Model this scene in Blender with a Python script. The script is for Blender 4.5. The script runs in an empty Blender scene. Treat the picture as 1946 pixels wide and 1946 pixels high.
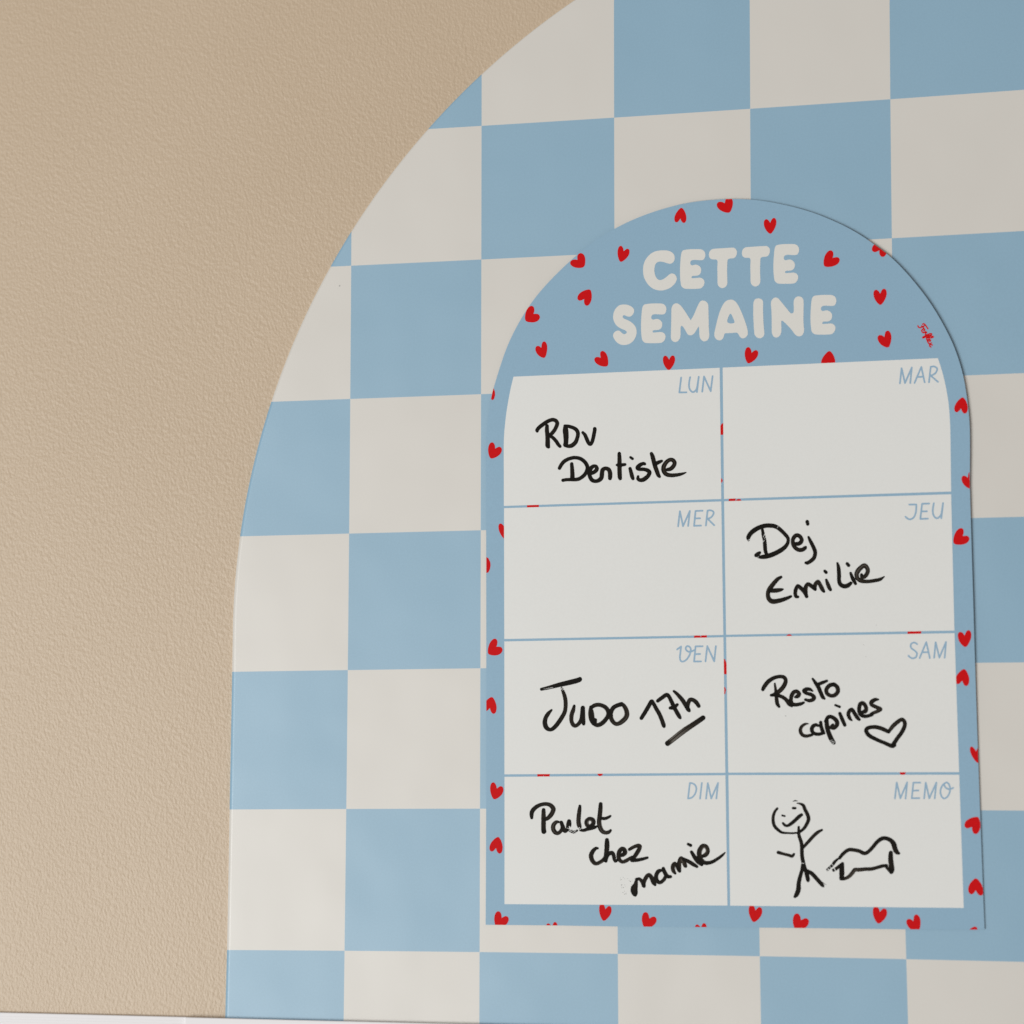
import bpy, math, random
import numpy as np
from mathutils import Matrix, Vector
from mathutils.geometry import tessellate_polygon

random.seed(7); rng = np.random.default_rng(7)
sc = bpy.context.scene
COL = sc.collection

# ------------------------------------------------------------------ camera
# The wall is the plane y = 0 (x right, z up); the camera stands about a metre
# in front of it (y < 0), a little to the right and below the middle, turned to the left.
PHOTO = 1946.0
FOC = 4782.58                       # focal length in photograph pixels
RV = np.array([-0.12276, 0.21972, -0.01272]); TV = np.array([-0.06745, 0.00894, 1.0431])
ASP, K1, CELL = 1.00864, 0.18508, 0.056

def rodr(v):
    a = np.linalg.norm(v); k = v / a
    K = np.array([[0, -k[2], k[1]], [k[2], 0, -k[0]], [-k[1], k[0], 0]])
    return np.eye(3) + math.sin(a) * K + (1 - math.cos(a)) * K @ K
RM = rodr(RV) @ np.diag([1., -1., -1.])          # wall axes (right, up, out) -> camera (right, down, forward)
CPOS = -RM.T @ TV                                # camera in wall axes
def w2b(p): return Vector((float(p[0]), -float(p[2]), float(p[1])))

cam_d = bpy.data.cameras.new('camera'); cam = bpy.data.objects.new('camera', cam_d); COL.objects.link(cam)
right, down, fwd = w2b(RM[0]), w2b(RM[1]), w2b(RM[2])
m = Matrix((right, -down, -fwd)).transposed().to_4x4(); m.translation = w2b(CPOS)
cam.matrix_world = m
cam_d.sensor_width = 36.0; cam_d.lens = FOC / PHOTO * 36.0
cam_d.clip_start = 0.02; cam_d.clip_end = 50
cam_d.dof.use_dof = True; cam_d.dof.focus_distance = 1.035; cam_d.dof.aperture_fstop = 9.0
sc.camera = cam
sc.render.resolution_x = sc.render.resolution_y = 1024

# ------------------------------------------------------------------ world, lamp, exposure
world = bpy.data.worlds.new('World'); sc.world = world; world.use_nodes = True
bg = world.node_tree.nodes['Background']
bg.inputs[0].default_value = (1.0, 0.93, 0.88, 1); bg.inputs[1].default_value = 0.27
ld = bpy.data.lights.new('window_light', 'AREA'); lo = bpy.data.objects.new('window_light', ld); COL.objects.link(lo)
ld.shape = 'RECTANGLE'; ld.size = 3.4; ld.size_y = 2.9; ld.energy = 221.0; ld.color = (0.975, 1.0, 0.992)
lo.location = (-3.05, -4.45, -0.95)
lo.rotation_euler = (Vector((0.05, 0, 0.0)) - lo.location).to_track_quat('-Z', 'Y').to_euler()
vs = sc.view_settings
vs.view_transform = 'Standard'; vs.look = 'None'; vs.exposure = 0.0; vs.gamma = 1.0; vs.use_curve_mapping = False

# ------------------------------------------------------------------ pixel <-> wall helpers
def rays(px):
    px = np.atleast_2d(np.asarray(px, float))
    d = np.c_[(px - PHOTO / 2) / FOC, np.ones(len(px))]
    return d @ RM                                  # wall axes
def on_plane(px, n=(0, 0, 1.), c=0.0):
    """points of the plane n.p = c seen at the photograph pixels px"""
    d = rays(px); n = np.asarray(n)
    t = (c - CPOS @ n) / (d @ n)
    return CPOS + d * t[:, None]
def lens_true(W):
    """wall point (as an ideal lens sees it) -> checker coordinates with the lens' slight pincushion taken out"""
    c = W @ RM.T + TV
    u = c[:, :2] / c[:, 2:]
    t = u.copy()
    for _ in range(30):
        t = u / (1 + K1 * (t ** 2).sum(1, keepdims=True))
    d = np.c_[t, np.ones(len(t))] @ RM
    s = -CPOS[2] / d[:, 2]
    p = CPOS + d * s[:, None]
    return p[:, :2] / np.array([CELL, CELL * ASP])

# ------------------------------------------------------------------ object helpers
def tag(o, label=None, cat=None, kind=None, group=None):
    for k, v in (('label', label), ('category', cat), ('kind', kind), ('group', group)):
        if v: o[k] = v
    return o
def mesh_obj(name, verts, faces, mat, parent=None, smooth=False):
    me = bpy.data.meshes.new(name)
    me.from_pydata([tuple(v) for v in verts], [], [tuple(f) for f in faces]); me.update()
    me.materials.append(mat)
    if smooth: me.polygons.foreach_set('use_smooth', [True] * len(me.polygons))
    o = bpy.data.objects.new(name, me); COL.objects.link(o)
    if parent: o.parent = parent
    return o
def tob(W):
    W = np.asarray(W); return np.c_[W[:, 0], -W[:, 2], W[:, 1]]

# ------------------------------------------------------------------ materials
def new_mat(name, rough=0.5, spec=0.3):
    mt = bpy.data.materials.new(name); mt.use_nodes = True
    nt = mt.node_tree; b = nt.nodes['Principled BSDF']
    b.inputs['Roughness'].default_value = rough; b.inputs['Specular IOR Level'].default_value = spec
    return mt, nt, b
def obj_coord(nt, rot=(0, 0, 0), scale=(1, 1, 1)):
    tc = nt.nodes.new('ShaderNodeTexCoord'); mp = nt.nodes.new('ShaderNodeMapping')
    geo = nt.nodes.new('ShaderNodeNewGeometry')
    nt.links.new(geo.outputs['Position'], mp.inputs['Vector'])
    mp.inputs['Rotation'].default_value = rot; mp.inputs['Scale'].default_value = scale
    return mp.outputs[0]
def noise(nt, vec, scale, detail=2, rough=0.5):
    n = nt.nodes.new('ShaderNodeTexNoise'); n.inputs['Scale'].default_value = scale
    n.inputs['Detail'].default_value = detail; n.inputs['Roughness'].default_value = rough
    nt.links.new(vec, n.inputs['Vector']); return n.outputs['Fac']
def math_n(nt, op, a, b=None):
    n = nt.nodes.new('ShaderNodeMath'); n.operation = op
    for i, x in enumerate((a, b)):
        if x is None: continue
        if isinstance(x, (int, float)): n.inputs[i].default_value = x
        else: nt.links.new(x, n.inputs[i])
    return n.outputs[0]
def mixc(nt, fac, a, b):
    n = nt.nodes.new('ShaderNodeMix'); n.data_type = 'RGBA'
    if isinstance(fac, (int, float)): n.inputs[0].default_value = fac
    else: nt.links.new(fac, n.inputs[0])
    for s, x in ((6, a), (7, b)):
        if isinstance(x, tuple): n.inputs[s].default_value = (*x, 1)
        else: nt.links.new(x, n.inputs[s])
    return n.outputs[2]
def ramp(nt, f, lo_, hi_):
    n = nt.nodes.new('ShaderNodeMapRange'); n.inputs[1].default_value = lo_; n.inputs[2].default_value = hi_
    nt.links.new(f, n.inputs[0]); return n.outputs[0]
def bump(nt, b, h, dist, strength=1.0):
    n = nt.nodes.new('ShaderNodeBump'); n.inputs['Distance'].default_value = dist; n.inputs['Strength'].default_value = strength
    nt.links.new(h, n.inputs['Height']); nt.links.new(n.outputs[0], b.inputs['Normal'])

WHITE_V = (0.745, 0.709, 0.658); BLUE_V = (0.288, 0.473, 0.618)
BLUE_P = (0.298, 0.474, 0.622); WHITE_P = (0.845, 0.842, 0.818); RED = (0.66, 0.004, 0.006)

# roller-textured beige wall paint
wall_m, nt, b = new_mat('beige_wall_paint', 0.46, 0.75)
v = obj_coord(nt, rot=(0, math.radians(-18), 0), scale=(1.15, 1, 0.80))
n1 = noise(nt, v, 880, 3, 0.6); n2 = noise(nt, v, 440, 1, 0.5); n3 = noise(nt, obj_coord(nt), 9, 2)
h = math_n(nt, 'ADD', math_n(nt, 'MULTIPLY', n1, 0.62), math_n(nt, 'MULTIPLY', n2, 0.5))
bump(nt, b, h, 0.00031)
nt.links.new(mixc(nt, ramp(nt, n3, 0.3, 0.7), (0.592, 0.452, 0.311), (0.615, 0.473, 0.330)), b.inputs['Base Color'])

def specks(nt, base, dark, scale, thr):
    vo = nt.nodes.new('ShaderNodeTexVoronoi'); vo.inputs['Scale'].default_value = scale
    nt.links.new(obj_coord(nt), vo.inputs['Vector'])
    wn = nt.nodes.new('ShaderNodeTexWhiteNoise'); nt.links.new(vo.outputs['Position'], wn.inputs['Vector'])
    rad = math_n(nt, 'MULTIPLY', math_n(nt, 'MAXIMUM', math_n(nt, 'SUBTRACT', wn.outputs['Value'], thr), 0.0), 0.026 / (1 - thr))
    fac = math_n(nt, 'LESS_THAN', vo.outputs['Distance'], rad)
    return mixc(nt, math_n(nt, 'MULTIPLY', fac, 0.55), base, dark)

# printed checker vinyl
check_m, nt, b = new_mat('checker_print', 0.42, 0.95)
uv = nt.nodes.new('ShaderNodeUVMap'); uv.uv_map = 'checker'
sp = nt.nodes.new('ShaderNodeSeparateXYZ'); nt.links.new(uv.outputs[0], sp.inputs[0])
s = math_n(nt, 'ADD', math_n(nt, 'FLOOR', sp.outputs[0]), math_n(nt, 'FLOOR', sp.outputs[1]))
par = math_n(nt, 'FLOORED_MODULO', s, 2.0)
g = noise(nt, obj_coord(nt), 1400, 2); g2 = noise(nt, obj_coord(nt), 14, 2)
blue = mixc(nt, ramp(nt, g, 0.3, 0.7), tuple(c * 0.975 for c in BLUE_V), tuple(c * 1.025 for c in BLUE_V))
col = mixc(nt, math_n(nt, 'GREATER_THAN', par, 0.5), WHITE_V, blue)
col = specks(nt, col, (0.2, 0.2, 0.2), 70, 0.80)
nt.links.new(col, b.inputs['Base Color'])
bump(nt, b, math_n(nt, 'ADD', g2, math_n(nt, 'MULTIPLY', g, 0.012)), 0.0011)
g3 = noise(nt, obj_coord(nt), 26, 5, 0.65)
mr = nt.nodes.new('ShaderNodeMapRange'); mr.inputs[1].default_value = 0.35; mr.inputs[2].default_value = 0.7; mr.inputs[3].default_value = 0.43; mr.inputs[4].default_value = 0.405
nt.links.new(g3, mr.inputs[0]); nt.links.new(mr.outputs[0], b.inputs['Roughness'])

def print_mat(name, colr, rough=0.42, spec=0.42, grain=0.03, speck=False):
    mt, nt, b = new_mat(name, rough, spec)
    g = noise(nt, obj_coord(nt), 1500, 2); g2 = noise(nt, obj_coord(nt), 11, 2)
    c = mixc(nt, ramp(nt, g, 0.3, 0.7), tuple(x * (1 - grain) for x in colr), tuple(x * (1 + grain) for x in colr))
    if speck: c = specks(nt, c, (0.12, 0.12, 0.12), 95, 0.80)
    nt.links.new(c, b.inputs['Base Color'])
    bump(nt, b, math_n(nt, 'ADD', g2, math_n(nt, 'MULTIPLY', g, 0.01)), 0.0006)
    return mt
blue_m = print_mat('planner_blue_print', BLUE_P, speck=True)
white_m = print_mat('planner_white_print', WHITE_P, grain=0.012, speck=True)
title_m = print_mat('title_white_print', (0.81, 0.79, 0.745), grain=0.015)
red_m = print_mat('red_print', RED, rough=0.5, spec=0.10, grain=0.06)
lab_m = print_mat('label_blue_print', (0.318, 0.482, 0.635), grain=0.03)
edge_m = print_mat('sheet_edge', (0.22, 0.22, 0.215), rough=0.6)
trim_m, nt, b = new_mat('white_plastic', 0.5, 0.35); b.inputs['Base Color'].default_value = (0.91, 0.885, 0.90, 1)
ink_m, nt, b = new_mat('black_marker_ink', 0.42, 0.06)
at = nt.nodes.new('ShaderNodeAttribute'); at.attribute_name = 'ink'
c = mixc(nt, ramp(nt, at.outputs['Fac'], 0.0, 0.5), (0.0085, 0.0075, 0.0060), (0.034, 0.026, 0.019))
c = mixc(nt, ramp(nt, at.outputs['Fac'], 0.5, 1.0), c, (0.22, 0.20, 0.175))
nt.links.new(c, b.inputs['Base Color'])

# ------------------------------------------------------------------ the wall
wv = [(-1.6, 0, -1.2), (1.8, 0, -1.2), (1.8, 0, 1.3), (-1.6, 0, 1.3), (-1.6, .1, -1.2), (1.8, .1, -1.2), (1.8, .1, 1.3), (-1.6, .1, 1.3)]
wf = [(0, 1, 2, 3), (5, 4, 7, 6), (4, 0, 3, 7), (1, 5, 6, 2), (3, 2, 6, 7), (4, 5, 1, 0)]
tag(mesh_obj('wall', wv, wf, wall_m), 'beige painted wall with a fine roller texture', None, 'structure')

# ------------------------------------------------------------------ the arched checker board on the wall
edge_px = [(1089.9, 0), (1001, 70.5), (917, 139.1), (818.9, 240), (791, 271), (749, 322.3), (711.8, 372.8), (688.5, 405.4), (668.3, 438),
           (628, 507.9), (610.9, 540), (591.8, 575.9), (569.3, 625.6), (550.7, 669.1), (515.7, 764.6), (498.6, 820), (489, 851.8),
           (474.5, 912.8), (456.9, 1019.9), (447.6, 1089.9), (442.5, 1180)]
BT = 0.0007                                       # sheet thickness
E = on_plane(edge_px, c=BT)[:, :2]
A_ = np.c_[2 * E, np.ones(len(E))]; sol = np.linalg.lstsq(A_, (E ** 2).sum(1), rcond=None)[0]
ccx, ccy = sol[0], sol[1]; R_ = math.sqrt(sol[2] + ccx ** 2 + ccy ** 2)
print('arch', ccx, ccy, R_, 'resid mm', np.round((np.hypot(E[:, 0] - ccx, E[:, 1] - ccy) - R_) * 1000, 2))
side = on_plane([(441.2, 1278), (436.3, 1538), (431.4, 1805.6), (428, 1933)], c=BT)
print('side x', side[:, 0], 'expected', ccx - R_)
ybot = -0.42; ROLL = 0.008
def arch_x(y):
    return math.sqrt(max(R_ ** 2 - (y - ccy) ** 2, 1e-10)) if y > ccy else R_
ys = list(np.arange(ybot, ccy, 0.002)) + [ccy + R_ * math.sin(a) for a in np.linspace(0, math.pi / 2 * 0.999, 420)]
sfr = np.r_[np.linspace(0, 0.06, 26), np.linspace(0.06, 0.94, 90)[1:-1], np.linspace(0.94, 1, 26)]
gx, gy = [], []
sx = np.interp(ys, [ybot] + sorted(side[:, 1].tolist()) + [ccy + 0.001], [side[-1, 0]] + [x for _, x in sorted(zip(side[:, 1], side[:, 0]))] + [ccx - R_])
for y, sxl in zip(ys, sx):
    hw = arch_x(y); xl = ccx - hw if y > ccy else sxl; xr = ccx + hw
    gx.append(xl + (xr - xl) * sfr); gy.append(np.full(len(sfr), y))
gx = np.array(gx); gy = np.array(gy)
dist = np.where(gy > ccy, R_ - np.hypot(gx - ccx, gy - ccy), np.minimum(gx - gx[:, :1], gx[:, -1:] - gx))
zt = BT * (0.91 + 0.09 * (1 - (1 - np.clip(dist / ROLL, 0, 1)) ** 2))
def dent(px, amp, rx, ry):
    p = on_plane([px])[0]; return amp * np.exp(-((gx - p[0]) / rx) ** 2 - ((gy - p[1]) / ry) ** 2)
zt = zt + dent((1872, 528), 0.00022, 0.007, 0.008) - dent((1866, 1150), 0.00020, 0.005, 0.022) + dent((1885, 1090), 0.0002, 0.006, 0.02) \
     + dent((1930, 640), 0.0003, 0.02, 0.02)
ny, nx = gx.shape
top = np.c_[gx.ravel(), gy.ravel(), zt.ravel()]
idx = np.arange(ny * nx).reshape(ny, nx)
faces = np.stack([idx[:-1, :-1], idx[:-1, 1:], idx[1:, 1:], idx[1:, :-1]], -1).reshape(-1, 4).tolist()
ring = list(idx[0, :]) + list(idx[1:, -1]) + list(idx[-1, -2::-1]) + list(idx[-2:0:-1, 0])
base = top[ring].copy(); base[:, 2] = 0.00002
k0 = len(top); nr = len(ring)
faces += [(ring[i], k0 + i, k0 + (i + 1) % nr, ring[(i + 1) % nr]) for i in range(nr)]
V = np.r_[top, base]
board = mesh_obj('arched_board', tob(V), faces, check_m, smooth=True)
uvl = board.data.uv_layers.new(name='checker')
T = lens_true(V)
li = np.zeros(len(board.data.loops), int); board.data.loops.foreach_get('vertex_index', li)
uvl.data.foreach_set('uv', T[li].astype(np.float32).ravel())
tag(board, 'large arched board printed with pale blue and white checks, fixed to the beige wall', 'wall board')

# ------------------------------------------------------------------ white trim strip at the bottom left
trim = bpy.data.objects.new('trim_strip', None); COL.objects.link(trim)
tag(trim, 'white horizontal trim strip against the foot of the beige wall, its left end finely ribbed', 'trim strip')
pl = on_plane([(0, 1924.0)])[0]; trim.location = (pl[0], 0, pl[1])
def strip(name, x0px, x1px, ytop, z0, z1, ribbed, seg=1):
    P = on_plane([(x0px, ytop(x0px)), (x1px, ytop(x1px))], c=z1)
    prof = [(0.0, z0), (0.0, z1 - 0.0003), (-0.0003, z1)]
    if ribbed:
        k = 0.0012
        while k < 0.02:
            prof += [(-k, z1), (-k - 0.00025, z1 - 0.00004), (-k - 0.0005, z1)]; k += 0.0011
    prof += [(-0.06, z1), (-0.06, z0)]
    vs_, fs = [], []
    for e in range(2):
        for (dy, z) in prof: vs_.append((P[e, 0], P[e, 1] + dy, z))
    n = len(prof)
    for i in range(n):
        j = (i + 1) % n; fs.append((i, j, n + j, n + i))
    fs += [tuple(range(n - 1, -1, -1)), tuple(range(n, 2 * n))]
    o = mesh_obj(name, tob(vs_) - np.array(trim.location), fs, trim_m, trim)
    return o
yt = lambda x: 1924.0 + 0.0245 * x
strip('ribbed_section', -700, 360, yt, 0.0008, 0.0018, True)
strip('smooth_section', 352.5, 1500, lambda x: yt(x) + 0.6, 0.0019, 0.0030, False)

# ------------------------------------------------------------------ the weekly planner: a thin magnetic sheet, its right side a little lifted
P3 = np.array([[*on_plane([(923, 1757)])[0][:2], 0.00122], [*on_plane([(1871, 1766)])[0][:2], 0.00135], [*on_plane([(1800, 620)])[0][:2], 0.0020]])
PN = np.cross(P3[1] - P3[0], P3[2] - P3[0]); PN /= np.linalg.norm(PN)
if PN[2] < 0: PN = -PN
PC = float(P3[0] @ PN)
def pl_pts(px, lift=0.0): return on_plane(px, PN, PC + lift)
planner = bpy.data.objects.new('weekly_planner', None); COL.objects.link(planner)
o0 = pl_pts([(1390, 1760)], -0.0006)[0]; planner.location = w2b(o0)
tag(planner, 'blue arched weekly planner sheet with red hearts and black handwriting, stuck on the checked board', 'planner')
ORG = np.array(planner.location)
def ploc(px, lift): return tob(pl_pts(px, lift)) - ORG

def catmull(pts, n=6, closed=False):
    P = np.asarray(pts, float); out = []
    N = len(P); rng_ = range(N if closed else N - 1)
    for i in rng_:
        if closed: a, b_, c_, d = P[i - 1], P[i], P[(i + 1) % N], P[(i + 2) % N]
        else: a, b_, c_, d = P[max(i - 1, 0)], P[i], P[i + 1], P[min(i + 2, N - 1)]
        for t in np.linspace(0, 1, n, endpoint=False):
            out.append(0.5 * (2 * b_ + (c_ - a) * t + (2 * a - 5 * b_ + 4 * c_ - d) * t * t + (3 * b_ - a - 3 * c_ + d) * t ** 3))
    if not closed: out.append(P[-1])
    return np.array(out)

def Z(x0, y0, s):                                  # enlarged-view coordinates -> photograph pixels
    def f(pts):
        p = np.asarray(pts, float).copy(); p[:, 0] = x0 + p[:, 0] / s; p[:, 1] = y0 + p[:, 1] / s
        if p.shape[1] > 2: p[:, 2] /= s
        return p
    return f
S4 = 3.864
Z1, Z2, Z3, Z4, Z5, Z6 = Z(900, 350, S4), Z(1400, 350, S4), Z(900, 750, S4), Z(1400, 750, S4), Z(900, 1250, S4), Z(1400, 1250, S4)
Z7, Z8 = Z(900, 1650, S4), Z(1400, 1650, 3.538)

arch = [(923.8, 879.4), (924.5, 819.9), (927.2, 796.6), (932.9, 757.8), (940.1, 730.4), (953, 689), (964, 658), (980.2, 623.6), (1000.9, 588.4),
        (1024.2, 556.5), (1052.7, 525.5), (1081.2, 498), (1104.5, 477.8), (1133, 455.5), (1167.3, 434.9), (1205.4, 416.3), (1244.2, 401.8), (1284.2, 390.3), (1324.4, 382.6),
        (1381.4, 378), (1425.9, 379), (1462.1, 383.6), (1498.3, 391), (1529.4, 399.2), (1560.5, 409.8), (1599.3, 426.6), (1627.7, 442), (1649.7, 456.1),
        (1680.8, 478.6), (1695, 490.5), (1710.6, 505.5), (1733.9, 531.2), (1762.3, 567.4), (1783, 599.7), (1803.7, 637.8), (1817.2, 669.3), (1830.2, 711.3),
        (1837.2, 752.7), (1841.3, 787.4), (1843.1, 815.3), (1843.4, 850)]
ac = catmull(arch, 5)
for _ in range(6): ac[1:-1] = (ac[:-2] + 2 * ac[1:-1] + ac[2:]) / 4
left = [(922.9, 1757.4), (923.5, 1650), (923.9, 1509), (924.2, 1250), (923.9, 1009), (923.8, 940)]
rightp = [(1842.9, 918.2), (1845.5, 1008.8), (1849, 1125.3), (1852.6, 1250), (1857.6, 1405), (1862.5, 1540), (1868.6, 1703), (1871.2, 1765.9)]
bottom = [(1800, 1766.6), (1720.8, 1766.0), (1560, 1764), (1400, 1762.3), (1173.8, 1760.6), (1050, 1758.6)]
OUT = np.array(catmull(left, 4)[:-1].tolist() + ac.tolist() + catmull(rightp, 4).tolist() + bottom)
n = len(OUT)
T_ = ploc(OUT, 0.0); B_ = ploc(OUT, 0.0) + np.array([0, 0.0006, 0])
pv = np.r_[T_, B_]
tri = [tuple(t) for t in tessellate_polygon([[Vector((p[0], -p[1], 0)) for p in OUT]])]
def orient(fs, vs_):
    out = []
    for f in fs:
        a, b_, c_ = (Vector(vs_[i]) for i in f[:3])
        out.append(f if (b_ - a).cross(c_ - a).y < 0 else tuple(reversed(f)))
    return out
pf = orient(tri, pv)
panel = mesh_obj('panel', pv, pf + [(i, (i + 1) % n, n + (i + 1) % n, n + i) for i in range(n)], blue_m, planner)
panel.data.materials.append(edge_m)
for p in panel.data.polygons[len(pf):]: p.material_index = 1

def poly_part(name, loops, mat, parent, lift):
    """flat printed shape from pixel loops (first the outline, then holes)"""
    allp = np.concatenate([np.asarray(l, float)[:, :2] for l in loops])
    fs = [tuple(t) for t in tessellate_polygon([[Vector((p[0], -p[1], 0)) for p in l] for l in loops])]
    vv = ploc(allp, lift)
    o = mesh_obj(name, vv, orient(fs, vv), mat, parent)
    return o
L_HEART, L_BOX, L_PRINT, L_INK = 0.00001, 0.00002, 0.00003, 0.00004

# ---- hearts printed on the sheet
hb = np.array([(1053, 803), (1046, 790), (1036, 780), (1024, 775), (1013, 779), (1006, 790), (1004, 805), (1007, 826), (1016, 848), (1031, 869), (1046, 882), (1055, 885),
               (1066, 880), (1080, 862), (1093, 838), (1101, 812), (1101, 790), (1094, 773), (1083, 768), (1071, 772), (1061, 786)], float)
hl, hr, ht = np.array([1021, 775.]), np.array([1083, 768.]), np.array([1055, 885.])
Bm = np.linalg.inv(np.c_[hr - hl, ht - hl])
hs = catmull(hb[1:].tolist(), 5); hs = np.r_[[hb[0]], hs]
HUV = (hs - hl) @ Bm.T
def clip_out(poly, c, reach=42):
    """keep the part of a printed shape that lies on the sheet"""
    p = [tuple(q) for q in poly]
    for i in range(len(OUT)):
        a, b_ = OUT[i], OUT[(i + 1) % len(OUT)]
        t = np.clip(((c - a) @ (b_ - a)) / max(((b_ - a) @ (b_ - a)), 1e-9), 0, 1)
        if np.hypot(*(a + (b_ - a) * t - c)) > reach: continue
        nrm = np.array([-(b_ - a)[1], (b_ - a)[0]]); nrm = nrm / np.linalg.norm(nrm)
        f = lambda q: (q[0] - a[0]) * nrm[0] + (q[1] - a[1]) * nrm[1]
        out = []
        for k in range(len(p)):
            q, r = p[k], p[(k + 1) % len(p)]; fq, fr = f(q), f(r)
            if fq >= 0: out.append(q)
            if (fq >= 0) != (fr >= 0):
                s_ = fq / (fq - fr); out.append((q[0] + (r[0] - q[0]) * s_, q[1] + (r[1] - q[1]) * s_))
        p = out
        if len(p) < 3: return None
    return np.array(p)
def heart(zf, L, R, T):
    l, r, t = zf([L, R, T])
    pts = l + HUV @ np.c_[r - l, t - l].T
    c = pts.mean(0); q = clip_out(pts, c)
    if q is not None: poly_part('heart', [q], red_m, planner, L_HEART)
def sliver(zf, pts): poly_part('heart', [zf(pts)], red_m, planner, L_HEART)
for a in [
    (Z1, (1543, 285), (1487, 280), (1528, 174)), (Z1, (1797, 132), (1866, 96), (1877, 208)), (Z1, (1085, 453), (1137, 476), (1077, 569)),
    (Z1, (716, 562), (773, 511), (808, 608)), (Z1, (822, 890), (768, 850), (857, 777)), (Z1, (441, 902), (484, 965), (381, 1000)),
    (Z1, (462, 1190), (513, 1156), (521, 1274)), (Z1, (891, 1275), (937, 1228), (982, 1335)), (Z1, (1407, 1259), (1464, 1258), (1432, 1365)),
    (Z2, (215, 257), (274, 248), (247, 364)), (Z2, (703, 491), (753, 545), (643, 600)), (Z2, (1062, 532), (1000, 494), (1090, 419)),
    (Z2, (1021, 775), (1083, 768), (1055, 886)), (Z2, (1044, 1110), (1103, 1077), (1113, 1198)), (Z2, (90, 1197), (149, 1221), (82, 1314)),
    (Z2, (700, 1343), (635, 1338), (683, 1226)), (Z4, (1673, 139), (1611, 128), (1662, 21)), (Z4, (1660, 597), (1714, 565), (1722, 690)),
    (Z4, (1662, 987), (1706, 1048), (1594, 1090)), (Z4, (1639, 1742), (1702, 1730), (1680, 1853)), (Z3, (143, 352), (200, 387), (124, 466)),
    (Z3, (198, 946), (258, 950), (234, 1064)), (Z3, (171, 1800), (210, 1864), (107, 1900)), (Z5, (143, 411), (82, 390), (138, 290)),
    (Z5, (150, 916), (209, 946), (147, 1037)), (Z5, (188, 1438), (128, 1421), (183, 1317)), (Z7, (190, 318), (250, 356), (170, 436)),
    (Z7, (545, 405), (598, 395), (585, 515)), (Z7, (945, 259), (1002, 279), (952, 385)), (Z7, (1271, 324), (1334, 359), (1258, 440)),
    (Z7, (1638, 413), (1692, 403), (1680, 520)), (Z8, (103, 244), (160, 263), (112, 361)), (Z8, (413, 306), (476, 340), (400, 418)),
    (Z8, (938, 256), (998, 272), (950, 371)), (Z8, (1149, 343), (1203, 312), (1218, 428)), (Z8, (1639, 184), (1574, 174), (1611, 69)),
    (Z6, (1682, 207), (1618, 192), (1673, 84)), (Z6, (1725, 652), (1782, 660), (1770, 772)), (Z6, (1743, 1291), (1680, 1246), (1774, 1173)),
]: heart(*a)
for zf, pts in [
    (Z1, [(147, 1497), (157, 1525), (158, 1550), (150, 1578), (138, 1586), (128, 1578), (138, 1530)]),
    (Z3, [(93.5, 1193), (108, 1200), (122, 1228), (125, 1252), (120, 1282), (108, 1306), (93.5, 1309)]),
    (Z3, [(1808, 240), (1820, 215), (1836, 206), (1836, 292), (1825, 296), (1808, 293)]), (Z3, [(1808, 613), (1824, 616), (1830, 632), (1824, 645), (1808, 651)]),
    (Z3, [(393, 803), (480, 800), (479, 832), (391, 836)]), (Z3, [(1876, 755), (1925, 754), (1923, 785), (1872, 787)]),
    (Z4, [(-4, 775), (3, 768), (17, 765), (30, 769), (36, 785), (-4, 786)]),
    (Z3, [(1619, 1760), (1652, 1758), (1667, 1777), (1680, 1757), (1713, 1755), (1713, 1784), (1708, 1787), (1624, 1789), (1619, 1786)]),
    (Z4, [(360, 1780), (370, 1764), (385, 1758), (401, 1764), (408, 1780)]), (Z4, [(1257, 1728), (1359, 1726), (1352, 1760), (1253, 1764)]),
    (Z5, [(1832, 3), (1848, 15), (1860, 45), (1862, 118), (1848, 123), (1834, 117)]), (Z5, [(1834, 210), (1848, 218), (1853, 238), (1848, 262), (1834, 278)]),
    (Z5, [(466, 845), (560, 844), (557, 882), (521, 882), (513, 864), (506, 882), (470, 882)]), (Z5, [(905, 840), (954, 839), (945, 863), (928, 870), (913, 863)]),
    (Z6, [(1193, 834), (1245, 832), (1237, 855), (1220, 860), (1203, 858)]), (Z8, [(1565, 412.5), (1580, 400), (1600, 391), (1615, 398), (1619, 412.5)]),
]: sliver(zf, pts)

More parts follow.
